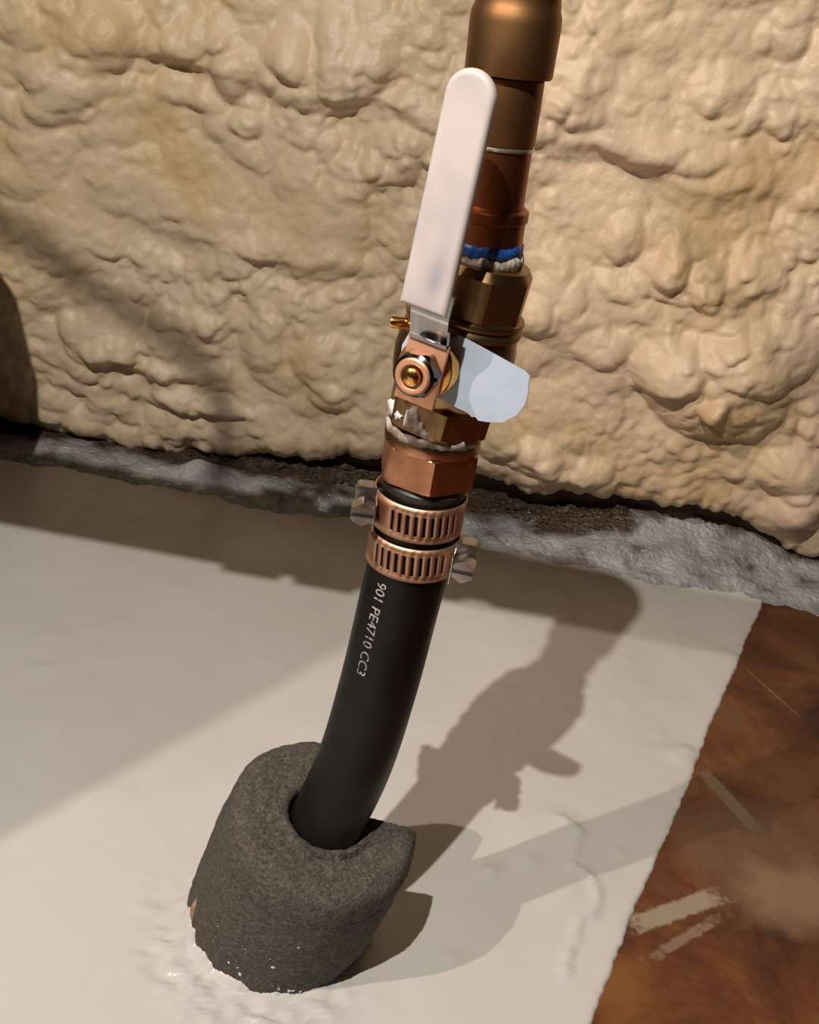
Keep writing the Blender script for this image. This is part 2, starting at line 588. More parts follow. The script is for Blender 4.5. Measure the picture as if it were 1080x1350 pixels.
# spray foam wall: lumps that sag downwards
FX0, FX1, STEP = -0.85, 0.85, 0.0019
FH = 0.72
fb = [(-0.95, .0), (-0.42, .002), (-0.361, .003), (-0.30, -.004), (-0.267, -.006), (-0.2, .004), (-0.162, .012), (-0.11, .022), (-0.052, .034), (0.0, .040), (0.0607, .040), (0.10, .034), (0.14, .036), (0.17, .040), (0.20, .043), (0.247, .050),
      (0.294, .044), (0.33, .025), (0.36, .016), (0.42, .012), (0.95, .015)]
fbx, fbz = zip(*fb)
xs = np.arange(FX0, FX1, STEP)
nz_ = int(FH / STEP)
zs_ = np.linspace(0, FH, nz_)
X, T = np.meshgrid(xs, zs_)
Zb = np.interp(X, fbx, fbz) + 0.004 * fbm(X * 45, X * 0 + 1.7, 3, 70) + 0.002 * fbm(X * 160, X * 0 + 1.7, 2, 75)
Zf = Zb + T * (1 - Zb / FH)
# domain warp
wx = 0.006 * fbm(X * 14, Zf * 14, 3, 80)
wz = 0.006 * fbm(X * 14 + 40, Zf * 14, 3, 85)
XW, ZW = X + wx, Zf + wz
nrow, ncol = X.shape
Hf = np.zeros_like(X)
# roughness map: where the foam is lumpy and where it is smooth
smooth = np.zeros_like(X)
for px, py, rx, rz in [(745, 510, .045, .035), (300, 270, .12, .03), (430, 320, .05, .03), (860, 250, .06, .02), (130, 290, .08, .02)]:
    p = W(px, py, y=.80)
    smooth = np.maximum(smooth, np.exp(-(((X - p.x) / rx) ** 2 + ((Zf - p.z) / rz) ** 2)))


def stamp(A, cx, cz, rx, ru, rd, h, k=2.0, add=False):
    """a lump: radius rx sideways, ru upwards, rd downwards (blunt lower lip)"""
    i0 = np.searchsorted(xs, cx - rx - 0.02)
    i1 = np.searchsorted(xs, cx + rx + 0.02)
    j0 = max(0, int((cz - rd - 0.05) / STEP))
    j1 = min(nrow, int((cz + ru + 0.03) / STEP) + 1)
    if i1 <= i0 or j1 <= j0:
        return
    xw, zw = XW[j0:j1, i0:i1] - cx, ZW[j0:j1, i0:i1] - cz
    q = (np.abs(xw) / rx) ** k + np.where(zw > 0, zw / ru, -zw / rd) ** 2
    v = h * np.sqrt(np.clip(1 - q, 0, 1))
    a = A[j0:j1, i0:i1]
    A[j0:j1, i0:i1] = a + h * np.clip(1 - q, 0, 1) ** 0.85 if add else np.maximum(a, v)


def layer(cnt, r0, r1, hh):
    A = np.zeros_like(X)
    for _ in range(cnt):
        cx, cz = rng.uniform(FX0, FX1), rng.uniform(0, FH)
        r_ = rng.uniform(r0, r1)
        asp = rng.uniform(.8, 1.5)
        stamp(A, cx, cz, r_ * asp, r_ * rng.uniform(1.0, 1.8), r_ * rng.uniform(.6, .9), r_ * hh * rng.uniform(.6, 1.2))
    return A


pebbly = np.clip(0.5 + 0.9 * fbm(X * 9 + 3, Zf * 12, 2, 100), 0.22, 1)
lumpy = np.clip(0.6 + 0.7 * fbm(X * 7 + 30, Zf * 9, 2, 104), 0.2, 1)
for px, py, rx, rz in [(880, 610, .09, .03), (700, 215, .10, .015), (450, 260, .1, .02)]:
    p = W(px, py, y=.80)
    pebbly = np.maximum(pebbly, np.exp(-(((X - p.x) / rx) ** 2 + ((Zf - p.z) / rz) ** 2)))
Hf += layer(700, .018, .034, .20)
Hf += layer(3600, .008, .017, .44) * lumpy * (1 - .85 * smooth)
Hf += layer(12000, .0032, .0075, .56) * pebbly * (1 - .85 * smooth)
# lumps that can be told apart in the photograph (pixel, size in metres)
for px, py, rx, ru, rd, h in [(960, 520, .060, .050, .050, .024), (890, 500, .030, .035, .020, .014), (1020, 470, .050, .030, .03, .014), (955, 545, .010, .014, .012, .014),
                              (900, 365, .014, .030, .016, .010), (945, 385, .014, .022, .014, .010), (830, 330, .016, .024, .014, .010), (1000, 370, .030, .026, .02, .009),
                              (310, 175, .014, .014, .011, .009), (200, 60, .020, .04, .02, .006), (365, 70, .016, .03, .016, .007), (430, 60, .018, .03, .018, .006),
                              (480, 100, .020, .03, .018, .007), (290, 100, .014, .03, .016, .007), (770, 150, .022, .018, .014, .008), (880, 205, .050, .015, .012, .008),
                              (960, 130, .024, .022, .016, .008), (1040, 60, .022, .020, .016, .008), (250, 555, .045, .010, .012, .010), (200, 505, .05, .010, .012, .008),
                              (130, 480, .030, .012, .010, .008), (430, 510, .036, .030, .022, .010), (430, 545, .022, .016, .014, .010), (330, 480, .022, .040, .022, .008),
                              (250, 440, .030, .030, .018, .008), (700, 620, .030, .020, .020, .012), (760, 640, .040, .016, .016, .010), (650, 600, .020, .020, .020, .010),
                              (1050, 640, .030, .030, .03, .014), (1060, 700, .024, .024, .022, .016), (60, 130, .026, .04, .02, .010), (100, 60, .030, .04, .02, .008),
                              (800, 470, .022, .020, .016, .008), (700, 420, .030, .020, .016, .008), (530, 210, .030, .018, .014, .006), (500, 250, .03, .014, .012, .006)]:
    p = W(px, py, y=.80)
    stamp(Hf, p.x, p.z, rx, ru, rd, h, add=True)
# level steps left by the passes of the gun
for z0, amp, sd in [(.075, .005, 3), (.16, .005, 7), (.235, .006, 9), (.325, .008, 13), (.42, .007, 15), (.52, .007, 19), (.62, .007, 23), (.72, .007, 25)]:
    zz = ZW - z0 - 0.018 * fbm(X * 5, X * 0 + sd, 2, 90 + sd)
    Hf += amp * np.where(zz > 0, np.exp(-(zz / 0.05) ** 2), np.exp(-(zz / 0.010) ** 2)) * np.clip(.6 + fbm(X * 6, X * 0 + sd, 2, 140 + sd), .1, 1)
Hf += 0.008 * fbm(X * 5, Zf * 5, 2, 120)
Hf += 0.0006 * fbm(X * 150, Zf * 150, 3, 130)
Hf[1:-1, 1:-1] = (Hf[1:-1, 1:-1] * 6 + Hf[:-2, 1:-1] + Hf[2:, 1:-1] + Hf[1:-1, :-2] + Hf[1:-1, 2:]) / 10
# rounded belly at the lower edge
belly = np.clip(T / 0.03, 0, 1)
curl = 0.030 * (1 - np.sqrt(np.clip(1 - (1 - belly) ** 2, 0, 1)))
Yf = 0.842 - Hf + curl
Zs = Zf - 0.22 * Hf * np.clip(T / 0.03, 0, 1)
co = np.stack([X, Yf, Zs], -1)
# underside rows turning back to the footing
under = []
for yy, dz in [(0.875, 0.004), (0.93, 0.010)]:
    r0 = co[0].copy()
    r0[:, 1] = yy
    r0[:, 2] += dz
    under.append(r0)
co = np.concatenate([np.stack(under[::-1]), co])
wall = mesh_np('wall_back', co.reshape(-1, 3), grid_faces(co.shape[0], ncol), M['foam'])
wall['kind'] = 'structure'
wall['label'] = 'tan spray foam coating the foundation wall'
slab_box('footing', -1.2, 1.2, 0.872, 0.98, 0.0, 0.85, M['concrete'], wall)

# cove: rough fillet of mortar and paint between floor and footing
xs2 = np.arange(-1.0, 1.0, 0.003)
us = np.linspace(0, 1, 26)
X, U = np.meshgrid(xs2, us)
yc = 0.800 + 0.010 * fbm(X * 9, X * 0 + 4, 2, 150) + 0.004 * fbm(X * 60, X * 0 + 4, 2, 155) - 0.012 * np.clip((X - .27) / .05, 0, 1)
Y = yc + (0.876 - yc) * U
hc = np.interp(X, [-1, -.30, -.2, -.1, .0, .06, .12, .2, .28, .34, 1], [.010, .008, .012, .020, .026, .016, .018, .036, .036, .022, .02])
Z = -0.0012 + hc * U ** 1.6 + (0.0035 * fbm(X * 55, Y * 70, 4, 160) + 0.0010 * fbm(X * 200, Y * 200, 2, 165)) * np.clip(U * 5, 0, 1) * np.clip(1.15 - U, .2, 1) + 0.0022 * np.clip(U * 8, 0, 1)
# the painted lump left of the pipe
p = W(258, 632, z=0.006)
Z += 0.012 * np.exp(-(((X - p.x) / .016) ** 2 + ((Y - .832) / .012) ** 2))
co = np.stack([X, Y, Z], -1).reshape(-1, 3)
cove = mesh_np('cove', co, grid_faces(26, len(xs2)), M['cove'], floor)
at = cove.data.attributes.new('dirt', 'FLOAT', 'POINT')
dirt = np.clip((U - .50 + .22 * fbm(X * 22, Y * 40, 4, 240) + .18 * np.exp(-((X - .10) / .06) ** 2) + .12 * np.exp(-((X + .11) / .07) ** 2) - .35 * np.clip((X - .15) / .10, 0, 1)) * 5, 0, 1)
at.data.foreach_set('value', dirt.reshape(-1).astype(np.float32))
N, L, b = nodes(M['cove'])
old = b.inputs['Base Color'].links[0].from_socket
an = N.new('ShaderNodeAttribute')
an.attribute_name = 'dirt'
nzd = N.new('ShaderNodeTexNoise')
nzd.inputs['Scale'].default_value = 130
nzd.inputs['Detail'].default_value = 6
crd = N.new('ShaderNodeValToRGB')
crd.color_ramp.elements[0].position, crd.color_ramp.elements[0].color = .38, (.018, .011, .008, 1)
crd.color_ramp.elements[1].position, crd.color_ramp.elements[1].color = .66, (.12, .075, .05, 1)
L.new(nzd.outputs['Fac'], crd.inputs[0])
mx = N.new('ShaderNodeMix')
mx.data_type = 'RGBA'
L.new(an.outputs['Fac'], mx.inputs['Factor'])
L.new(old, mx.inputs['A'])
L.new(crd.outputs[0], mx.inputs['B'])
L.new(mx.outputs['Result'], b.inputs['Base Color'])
cove['label'] = 'rough grey painted mortar fillet along the wall'

# crumbs in the gap under the foam: nobody could count them
rv, rf = [], []
base_ico = bmesh.new()
bmesh.ops.create_icosphere(base_ico, subdivisions=1, radius=1)
iv = [v.co.copy() for v in base_ico.verts]
if_ = [[v.index for v in f.verts] for f in base_ico.faces]
base_ico.free()
for _ in range(420):
    x = random.choice([random.gauss(-.14, .03), random.gauss(-.06, .03), random.gauss(.09, .035), random.gauss(.16, .03), random.uniform(-.4, .4)])
    y = random.uniform(.846, .868)
    r_ = random.uniform(.0006, .0024) * random.choice([.7, 1, 1, 1.7])
    if -.17 < x < -.06 and random.random() < .5:
        r_ *= 1.6
    u_ = (y - .80) / .076
    x = min(x, .19)
    z = float(np.interp(x, [-1, -.30, -.2, -.1, .0, .06, .12, .2, .28, .34, 1], [.010, .008, .012, .020, .026, .016, .018, .036, .036, .022, .02])) * u_ ** 1.6 + random.uniform(0, .004)
    b0 = len(rv)
    for v in iv:
        k = r_ * random.uniform(.7, 1.25)
        rv.append((x + v.x * k, y + v.y * k, z + v.z * k * .8))
    rf += [[b0 + i for i in f] for f in if_]
me = bpy.data.meshes.new('rubble')
me.from_pydata(rv, [], rf)
me.materials.append(M['rubble'])
rub = bpy.data.objects.new('rubble', me)
link(rub, floor)
rub['kind'] = 'stuff'
rub['label'] = 'dark brown crumbs and dirt in the gap under the foam'

# ---- unseen panel added at the left, cut to shade the left half of the floor from the second bulb
prof = [(-0.09, -0.001), (0.083, 0.375), (0.123, .462), (.189, .598), (.203, .627), (.212, .655), (.245, .690), (.262, .740), (.285, .850), (.300, .95), (.31, 1.05), (.86, 1.05), (.86, -.001)]
n_ = len(prof)
co = [(-.5, y, z) for y, z in prof] + [(-.535, y - .004, z) for y, z in prof]
me = bpy.data.meshes.new('shade_panel')
me.from_pydata(co, [], [list(range(n_))[::-1], list(range(n_, 2 * n_))] + [[i, (i + 1) % n_, n_ + (i + 1) % n_, n_ + i] for i in range(n_)])
me.materials.append(M['panel'])
wl = bpy.data.objects.new('shade_panel', me)
link(wl)
wl['kind'] = 'structure'
wl['label'] = 'unseen shading panel added beyond the left edge of the view'
frp = (Vector((0, .62, 0)), Vector((1, 0, 0)), Vector((0, 1, 0)), Vector((0, 0, 1)))
prism_local('shade_block', frp, [(-.499, .001), (-.300, .001), (-.298, .20), (-.302, .29), (-.312, .335), (-.335, .368), (-.37, .385), (-.42, .395), (-.499, .40)], 0, .17, M['panel'], wl, .01, 3)  # unseen block added to keep the work lamp off the wall's left corner

cord = [(-.499, .26, .86), (-.42, .21, .80), (-.33, .19, .775), (-.275, .19, .765), (-.242, .19, .758), (-.2285, .19, .7504), (-.2141, .19, .7456), (-.2039, .19, .7396), (-.1943, .19, .7309), (-.1916, .19, .7207), (-.191, .19, .70)]
sweep('shade_cord', catmull(cord, 6), .0026, M['dark_rubber'], wl, 12)  # unseen cord added, bent to throw a curved shadow on the foam

# ================================================================== FOAM SLEEVE AND POLY PIPE
sl_base = Vector((SLV[0], SLV[1], -0.0005))
sl_top = Vector((-0.0115, 0.3655, 0.083))
fr = frame(sl_base, sl_top)
SLH = (sl_top - sl_base).length
sleeve = empty('foam_sleeve', sl_base, 'dark grey foam pipe insulation sleeve standing on the painted floor', 'pipe insulation')
t0, t1 = rad(-196), rad(97)            # open from 97 to 164 degrees, behind the pipe
nt = 170
th = np.linspace(t0, t1, nt)
profile = []
for z in np.linspace(0.03, SLH - 0.004, 10):
    profile.append((0.0171, z))
profile += [(0.0176, SLH - 0.0015), (0.0192, SLH)]
for r_ in np.linspace(0.0215, SLV_R - 0.0085, 12):
    profile.append((r_, SLH + 0.0004))
for a in np.linspace(90, 0, 8):
    profile.append((SLV_R - 0.0075 + 0.0075 * math.cos(rad(a)), SLH - 0.0075 + 0.0079 * math.sin(rad(a))))
for z in np.linspace(SLH - 0.010, 0.0, 34):
    profile.append((SLV_R + 0.0015 * math.sin((SLH - z) / SLH * 2.6), z))
profile = np.array(profile)
PR, TH = np.meshgrid(np.arange(len(profile)), th, indexing='ij')
Rr = profile[PR, 0]
Zz = profile[PR, 1]
outer = (Rr > 0.0215).astype(float)
Rr = Rr + outer * (0.0006 * fbm(TH * 3, Zz * 70, 2, 180) + 0.0003 * fbm(TH * 30, Zz * 700, 2, 185))
# the hole is worn wider towards the left front
Rr = Rr + (1 - outer) * 0.0006 * np.clip(np.cos(TH + 0.9), 0, 1) ** 2
# top dips a little to the front and is ragged by the slit
edge_t = np.clip((TH - rad(60)) / rad(37), 0, 1)
Zt = Zz + np.where(Zz > SLH * 0.8, 0.0006 * fbm(TH * 6, Rr * 300, 3, 190) - 0.003 * np.clip(np.cos(TH - 0.3), 0, 1) * outer + 0.004 * edge_t, 0)
O, ex, ey, ez = [np.array(v) for v in fr]
co = O + ex * (Rr * np.sin(TH))[..., None] - ey * (Rr * np.cos(TH))[..., None] + ez * Zt[..., None]
q = grid_faces(len(profile), nt)
sb = mesh_np('sleeve_body', co.reshape(-1, 3), q, M['sleeve'], sleeve)
bm = bmesh.new()
bm.from_mesh(sb.data)
bm.verts.ensure_lookup_table()
for c in (0, nt - 1):
    bm.faces.new([bm.verts[i * nt + c] for i in range(len(profile))])
bmesh.ops.recalc_face_normals(bm, faces=bm.faces)
bm.to_mesh(sb.data)
bm.free()
sb.data.polygons.foreach_set('use_smooth', [True] * len(sb.data.polygons))
sb.data.set_sharp_from_angle(angle=rad(60))


def sleeve_pt(t, z, dr=0.0):
    r_ = SLV_R + dr
    return O + ex * (r_ * math.sin(t)) - ey * (r_ * math.cos(t)) + ez * z


# flecks and smears of paint on the sleeve
rf_ = random.Random(5)
fl_list = [(0.15, .050, .0011), (0.02, .030, .0012), (-.05, .036, .0006), (.18, .014, .0010), (.30, .013, .0009), (.42, .012, .0007), (.10, .016, .0012), (-.25, .014, .0008), (-.3, .018, .0006), (.55, .010, .0007)]
for _ in range(14):
    fl_list.append((rf_.uniform(-.7, .7), abs(rf_.gauss(.012, .012)) + .004, rf_.uniform(.0004, .0008)))
for t, z, s in [(a_, b_, c_ * 1.5) for a_, b_, c_ in fl_list]:
    c0 = sleeve_pt(t, z, 0.0011)
    u_ = ex * math.cos(t) + ey * math.sin(t)
    nrm = ex * math.sin(t) - ey * math.cos(t)
    pts = [c0 + nrm * 0.0006]
    for i in range(8):
        a = 2 * math.pi * i / 8
        k = s * rf_.uniform(.7, 1.3)
        pts.append(c0 + u_ * (k * 1.2 * math.cos(a)) + ez * (k * math.sin(a)) - nrm * 0.0006)
    mesh_np('paint_fleck', pts, [], M['white'], sleeve, tris=[(0, 1 + i, 1 + (i + 1) % 8) for i in range(8)])
# ragged paint skirt round the foot
nt2 = 150
th2 = np.linspace(rad(-72), rad(100), nt2)
hs = 0.0040 + 0.0036 * fbm(th2 * 6, th2 * 0 + 1, 4, 200) + 0.0045 * np.clip(np.cos(th2 - .1), 0, 1)
hs = np.maximum(hs, 0.0012)
rows = []
for f, dr in [(0.0, .0046), (0.35, .0030), (0.8, .0020), (1.0, .0004)]:
    zz = hs * f
    r_ = SLV_R + dr * (0.45 + 0.55 * np.clip(np.cos(th2 - .1), 0, 1)) + (0.0009 if f < 1 else 0)
    rows.append(O + ex * (r_ * np.sin(th2))[:, None] - ey * (r_ * np.cos(th2))[:, None] + ez * zz[:, None])
mesh_np('paint_skirt', np.concatenate(rows), grid_faces(4, nt2), M['paint'], sleeve)
# a lump of old filler on the left of the foot
c0 = sleeve_pt(rad(-64), .012, 0.0)
bl = []
for v in iv:
    k = random.uniform(.8, 1.2)
    bl.append(c0 + np.array([v.x * .0028 * k, v.y * .0042 * k, v.z * .0085 * k]))
mesh_np('filler_lump', bl, [], M['tan_scuff'], sleeve, tris=if_)

# poly pipe
pe_pts = [(-0.0268, 0.3755, 0.004), (-0.0192, 0.3695, 0.045), (-0.0111, 0.3635, 0.0821), (-0.0035, 0.366, 0.1169), (0.0005, 0.370, 0.1565), (0.0025, 0.373, 0.1938), (0.0036, 0.375, 0.2149), (0.0033, 0.375, 0.2324), (0.0034, 0.375, 0.2515)]
pe_path = catmull(pe_pts, 10)
pe = empty('poly_pipe', Vector(pe_pts[0]), 'black polyethylene water pipe rising from the foam sleeve, printed PE4710', 'pipe')
PE_R = 0.0167
sweep('tube', pe_path, PE_R, M['pe'], pe, n=64)


def path_frame(path, s):
    acc = 0.0
    for a, c in zip(path[:-1], path[1:]):
        l = (c - a).length
        if acc + l >= s:
            return a.lerp(c, (s - acc) / l), (c - a).normalized()
        acc += l
    return path[-1], (path[-1] - path[-2]).normalized()


def pe_text(body, z_start, theta, size, name='printed_text'):
    """lettering wrapped round the pipe, reading downwards"""
    cu = bpy.data.curves.new('tmp', 'FONT')
    cu.body = body
    cu.size = size
    cu.resolution_u = 4
    ob = bpy.data.objects.new('tmp', cu)
    COL.objects.link(ob)
    bpy.context.view_layer.update()
    me_ = bpy.data.meshes.new_from_object(ob.evaluated_get(bpy.context.evaluated_depsgraph_get()))
    COL.objects.unlink(ob)
    bpy.data.objects.remove(ob)
    down = pe_path[::-1]
    # arc length from the top where z = z_start
    acc = 0.0
    for a, c in zip(down[:-1], down[1:]):
        if c.z <= z_start:
            break
        acc += (c - a).length
    off = world_loc(pe)
    for v in me_.vertices:
        p, tdir = path_frame(down, acc + v.co.x)
        ez_ = -tdir
        ey_ = Vector((0, 1, 0))
        ey_ = (ey_ - ez_ * ey_.dot(ez_)).normalized()
        ex_ = ey_.cross(ez_)
        t = theta + (v.co.y - size * .35) / PE_R
        r_ = PE_R + 0.00012
        v.co = p + ex_ * (r_ * math.sin(t)) - ey_ * (r_ * math.cos(t)) - off
    me_.materials.clear()
    me_.materials.append(M['print'])
    o = bpy.data.objects.new(name, me_)
    return link(o, pe)


pe_text('901 PE4710 CC3', 0.2085, rad(-32), 0.0062)
pe_text('II', 0.0755, rad(-40), 0.0055)

# ================================================================== COPPER-TONED HEX ADAPTER
fr = frame((0.0037, 0.375, 0.2492), (0.0033, 0.375, 0.2827))
adapter = empty('hex_adapter', fr[0], 'copper toned hex adapter fitting above the two hose clamps', 'pipe fitting')
AF = 0.0345
polar('hex_nut', fr, [(.0168, .0045), (.0188, .0050), (.0205, .0068), (.0205, .0175), (.0196, .0190), (.0185, .0195)], M['bronze'], adapter, 96, ngon_r(6, rad(8), AF), sharp=22)
polar('collar', fr, [(.0150, .0190), (.0182, .0192), (.0186, .0205), (.0186, .0235), (.0178, .0248), (.0165, .0252)], M['bronze'], adapter, 72)
polar('barb_flange', fr, [(.0150, -.001), (.0165, -.0005), (.0170, .0005), (.0170, .0025), (.0158, .0036), (.0150, .0046)], M['dark_rubber'], adapter, 72)
# smeared thread tape between adapter and valve


def ragged_band(name, fr, z0, z1, r_, mat_, parent, t0, t1, jag, seed, n_=120, th=0.0005):
    O_, a, b_, c = [np.array(v) for v in fr]
    t = np.linspace(t0, t1, n_)
    zb = z0 + jag * fbm(t * 4, t * 0 + seed, 4, 210)
    zt = z1 + jag * fbm(t * 4, t * 0 + seed + 9, 4, 215)
    zt = np.maximum(zt, zb + 0.0003)
    rows = []
    for k, dr in [(0, -.0004), (0.08, th), (0.5, th * 1.6), (0.92, th), (1, -.0004)]:
        z = zb + (zt - zb) * k
        r2 = r_ + dr + 0.0003 * fbm(t * 14, t * 0 + k * 5, 2, 220)
        rows.append(O_ + a * (r2 * np.sin(t))[:, None] - b_ * (r2 * np.cos(t))[:, None] + c * z[:, None])
    return mesh_np(name, np.concatenate(rows), grid_faces(5, n_), mat_, parent)


ragged_band('thread_tape', fr, .0235, .0272, .0182, M['ptfe'], adapter, rad(-110), rad(250), .0007, 3.0, 120, .0003)

# ================================================================== BALL VALVE
vA, vB = Vector((0.0036, 0.375, 0.2760)), Vector((0.0084, 0.375, 0.3395))
fr = frame(vA, vB)
VH = (vB - vA).length
valve = empty('ball_valve', vA, 'brass ball valve with a white lever handle', 'valve')
rot = rad(6.5)
polar('lower_hex', fr, [(.0175, .0), (.0190, .0005), (.0205, .0018), (.0209, .0095), (.0205, .0118), (.0185, .0130)], M['brass'], valve, 96, ngon_r(6, rot, .0362), sharp=22)
polar('valve_body', fr, [(.0160, 0.0120), (.0186, 0.0130), (.0204, 0.0160), (.0217, 0.0215), (.0222, 0.0275), (.0218, 0.0335), (.0210, 0.0380), (.0203, 0.0400), (.0214, 0.0407), (.0218, 0.0420), (.0214, 0.0432), (.0206, 0.0439), (.0214, 0.0447), (.0216, 0.0457), (.0212, 0.0467), (.0180, 0.0473)], M['brass'], valve, 84)
polar('upper_hex', fr, [(.0175, 0.0465), (.0200, 0.0471), (.0213, 0.0485), (.0213, 0.0595), (.0205, 0.0617), (.0180, VH + .0012), (.0120, VH + .0015)], M['brass'], valve, 96, ngon_r(8, rad(14), .0382), sharp=18)
# stem frame: n points out of the stem, turned 20 degrees left of the camera
TURN = rad(20)
O, ex, ey, ez = fr
n_out = -ey * math.cos(TURN) - ex * math.sin(TURN)
t_rt = ex * math.cos(TURN) - ey * math.sin(TURN)
stem_o = O + ez * (0.0290)
sf = (stem_o, t_rt, -n_out, ez)                       # ex: right, ey: inwards, ez: up
stem_axis = (stem_o, t_rt, ez, n_out)                 # for polar(): axis along the stem
# polar() uses ex sin - ey cos, ez = axis
polar('stem_boss', stem_axis, [(.0125, .012), (.0125, .0185), (.0118, .0195), (.0095, .0198)], M['brass'], valve, 48)
polar('packing_nut', stem_axis, [(.0070, .0215), (.0098, .0218), (.0106, .0226), (.0106, .0272), (.0098, .0284), (.0060, .0288)], M['gold'], valve, 48)
# stop lug on the left of the body
lug = (O + ez * .0370 - ex * .0215 - ey * .0075, ey, ez, (-ex * 0.94 - ey * 0.34).normalized())
polar('stop_lug', lug, [(.0014, -.006), (.0023, -.005), (.0023, .0034), (.0019, .0042), (.0008, .0044)], M['gold'], valve, 24)
# lever
lever = prism_local('lever_plate', sf, [(-.0074, -.0118), (.0076, -.0118), (.0074, .0117), (-.0074, .0112)], .0297, .0317, M['orange_plate'], valve, 0.0003)
lever['label'] = 'flat copper coloured plate of the lever'


def strip_local(name, fr, path, w, th, mat_, parent):
    """bent flat bar: path in (out, up), half width w, thickness th"""
    O_, a, b_, c = fr
    pts = [Vector((u, v)) for u, v in path]
    rows = []
    for i, p in enumerate(pts):
        d_ = (pts[min(i + 1, len(pts) - 1)] - pts[max(i - 1, 0)]).normalized()
        nn = Vector((d_.y, -d_.x))
        ws = w[i] if isinstance(w, (list, tuple)) else w
        ring = []
        for sx, sn in ((-1, -1), (1, -1), (1, 1), (-1, 1)):
            q_ = p + nn * (th / 2 * sn)
            ring.append(O_ + a * (ws * sx) - b_ * q_.x + c * q_.y)
        rows.append(ring)
    co_ = np.array([[tuple(v) for v in r] for r in rows]).reshape(-1, 3)
    fa = list(grid_faces(len(rows), 4, True)) + [(3, 2, 1, 0), tuple(4 * (len(rows) - 1) + k for k in range(4))]
    o = mesh_np(name, co_, fa, mat_, parent)
    bm_ = bmesh.new()
    bm_.from_mesh(o.data)
    bmesh.ops.recalc_face_normals(bm_, faces=bm_.faces)
    bm_.to_mesh(o.data)
    bm_.free()
    o.data.polygons.foreach_set('use_smooth', [True] * len(o.data.polygons))
    o.data.set_sharp_from_angle(angle=rad(40))
    return o


bend = strip_local('lever_neck', sf, [(.0316, .0108), (.0317, .0122), (.0321, .0132), (.0358, .0205), (.0363, .0216), (.0366, .0230), (.0366, .0300)], .0070, .0020, M['neck'], valve)
bend['label'] = 'bright bent steel neck of the lever'
# hex nut and stem end
nut = polar('stem_nut', stem_axis, [(.0040, .0316), (.0080, .0317), (.0085, .0322), (.0085, .0362), (.0076, .0376), (.0066, .0384)], M['gunmetal'], valve, 72, ngon_r(6, rad(38), .0148), sharp=22)
nut['label'] = 'dark shiny hex nut'
ring = polar('nut_rim', stem_axis, [(.0042, .0376), (.0042, .0390), (.0048, .0394), (.0058, .0394), (.0064, .0388), (.0064, .0376)], M['orange_plate'], valve, 48, closed=True)
polar('stem', stem_axis, [(.0034, .020), (.0034, .0392), (.0031, .0402), (.0020, .0410), (.0004, .0412)], M['gold'], valve, 36)
# vinyl grip
gw, gl0, gl1 = .0090, .0225, .0975
LEAN = .040
outl = [(-gw * .95, gl0), (gw * .95, gl0)]
tw = .0082
for a in np.linspace(0, 180, 17):
    outl.append((tw * math.cos(rad(a)), gl1 - tw + tw * math.sin(rad(a))))
outl = [(x - .0022 - (z - .0125) * (LEAN - .006), z) for x, z in outl]
grip = prism_local('handle_grip', sf, outl, .0343, .0392, M['grip'], valve, 0.0019, 4)
grip['label'] = 'long white vinyl sleeve of the lever'
bm = bmesh.new()
bm.from_mesh(grip.data)
bmesh.ops.triangulate(bm, faces=[f for f in bm.faces if len(f.verts) > 4])
bmesh.ops.subdivide_edges(bm, edges=[e for e in bm.edges if e.calc_length() > .004], cuts=3, use_grid_fill=True)
bmesh.ops.subdivide_edges(bm, edges=[e for e in bm.edges if e.calc_length() > .003], cuts=3, use_grid_fill=True)
bm.to_mesh(grip.data)
bm.free()
grip.data.polygons.foreach_set('use_smooth', [True] * len(grip.data.polygons))
attr = grip.data.attributes.new('smudge', 'FLOAT', 'POINT')
gl = world_loc(valve)
for i, v in enumerate(grip.data.vertices):
    p = v.co + gl - stem_o
    x, z, o_ = p.dot(t_rt), p.dot(ez), p.dot(n_out)
    f = math.exp(-(((x + .0005) / .0032) ** 2 + ((z - .0335) / .007) ** 2)) + .35 * math.exp(-((x / .004) ** 2 + ((z - .050) / .014) ** 2))
    attr.data[i].value = min(1, f * .8) if o_ > .038 else 0
# paint / dope on the lower hex
ragged_band('sealant_smear', fr, .0010, .0075, .0183, M['ptfe'], valve, rad(-58), rad(-6), .0026, 12.0, 60, .0004)
ragged_band('tape_shred', fr, .0035, .0062, .0196, M['white'], valve, rad(-78), rad(-42), .0022, 31.0, 40, .0005)

# ================================================================== TAG ON THE STEM
tagf = (stem_o + n_out * .0206, t_rt, -n_out, ez)
outl = [(-.0130, -.0060), (-.0140, .0020), (-.0120, .0085), (-.0050, .0118), (.0030, .0128), (.0140, .0114), (.0310, .0090), (.0335, .0078), (.0338, .0050), (.0346, .0025), (.0348, -.0020), (.0332, -.0068),
        (.0290, -.0112), (.0240, -.0132), (.0205, -.0140), (.0192, -.0131), (.0178, -.0137), (.0160, -.0128), (.0120, -.0126), (.0070, -.0118), (-.0040, -.0118), (-.0105, -.0100)]
outl = [(x + .001, z + .0010) for x, z in outl]
tag_o = prism_local('paper_tag', tagf, outl, -.0003, .0003, M['tag'])
tag_o['label'] = 'pale blue tag threaded on the valve stem, sticking out right of the lever'
tag_o['category'] = 'tag'

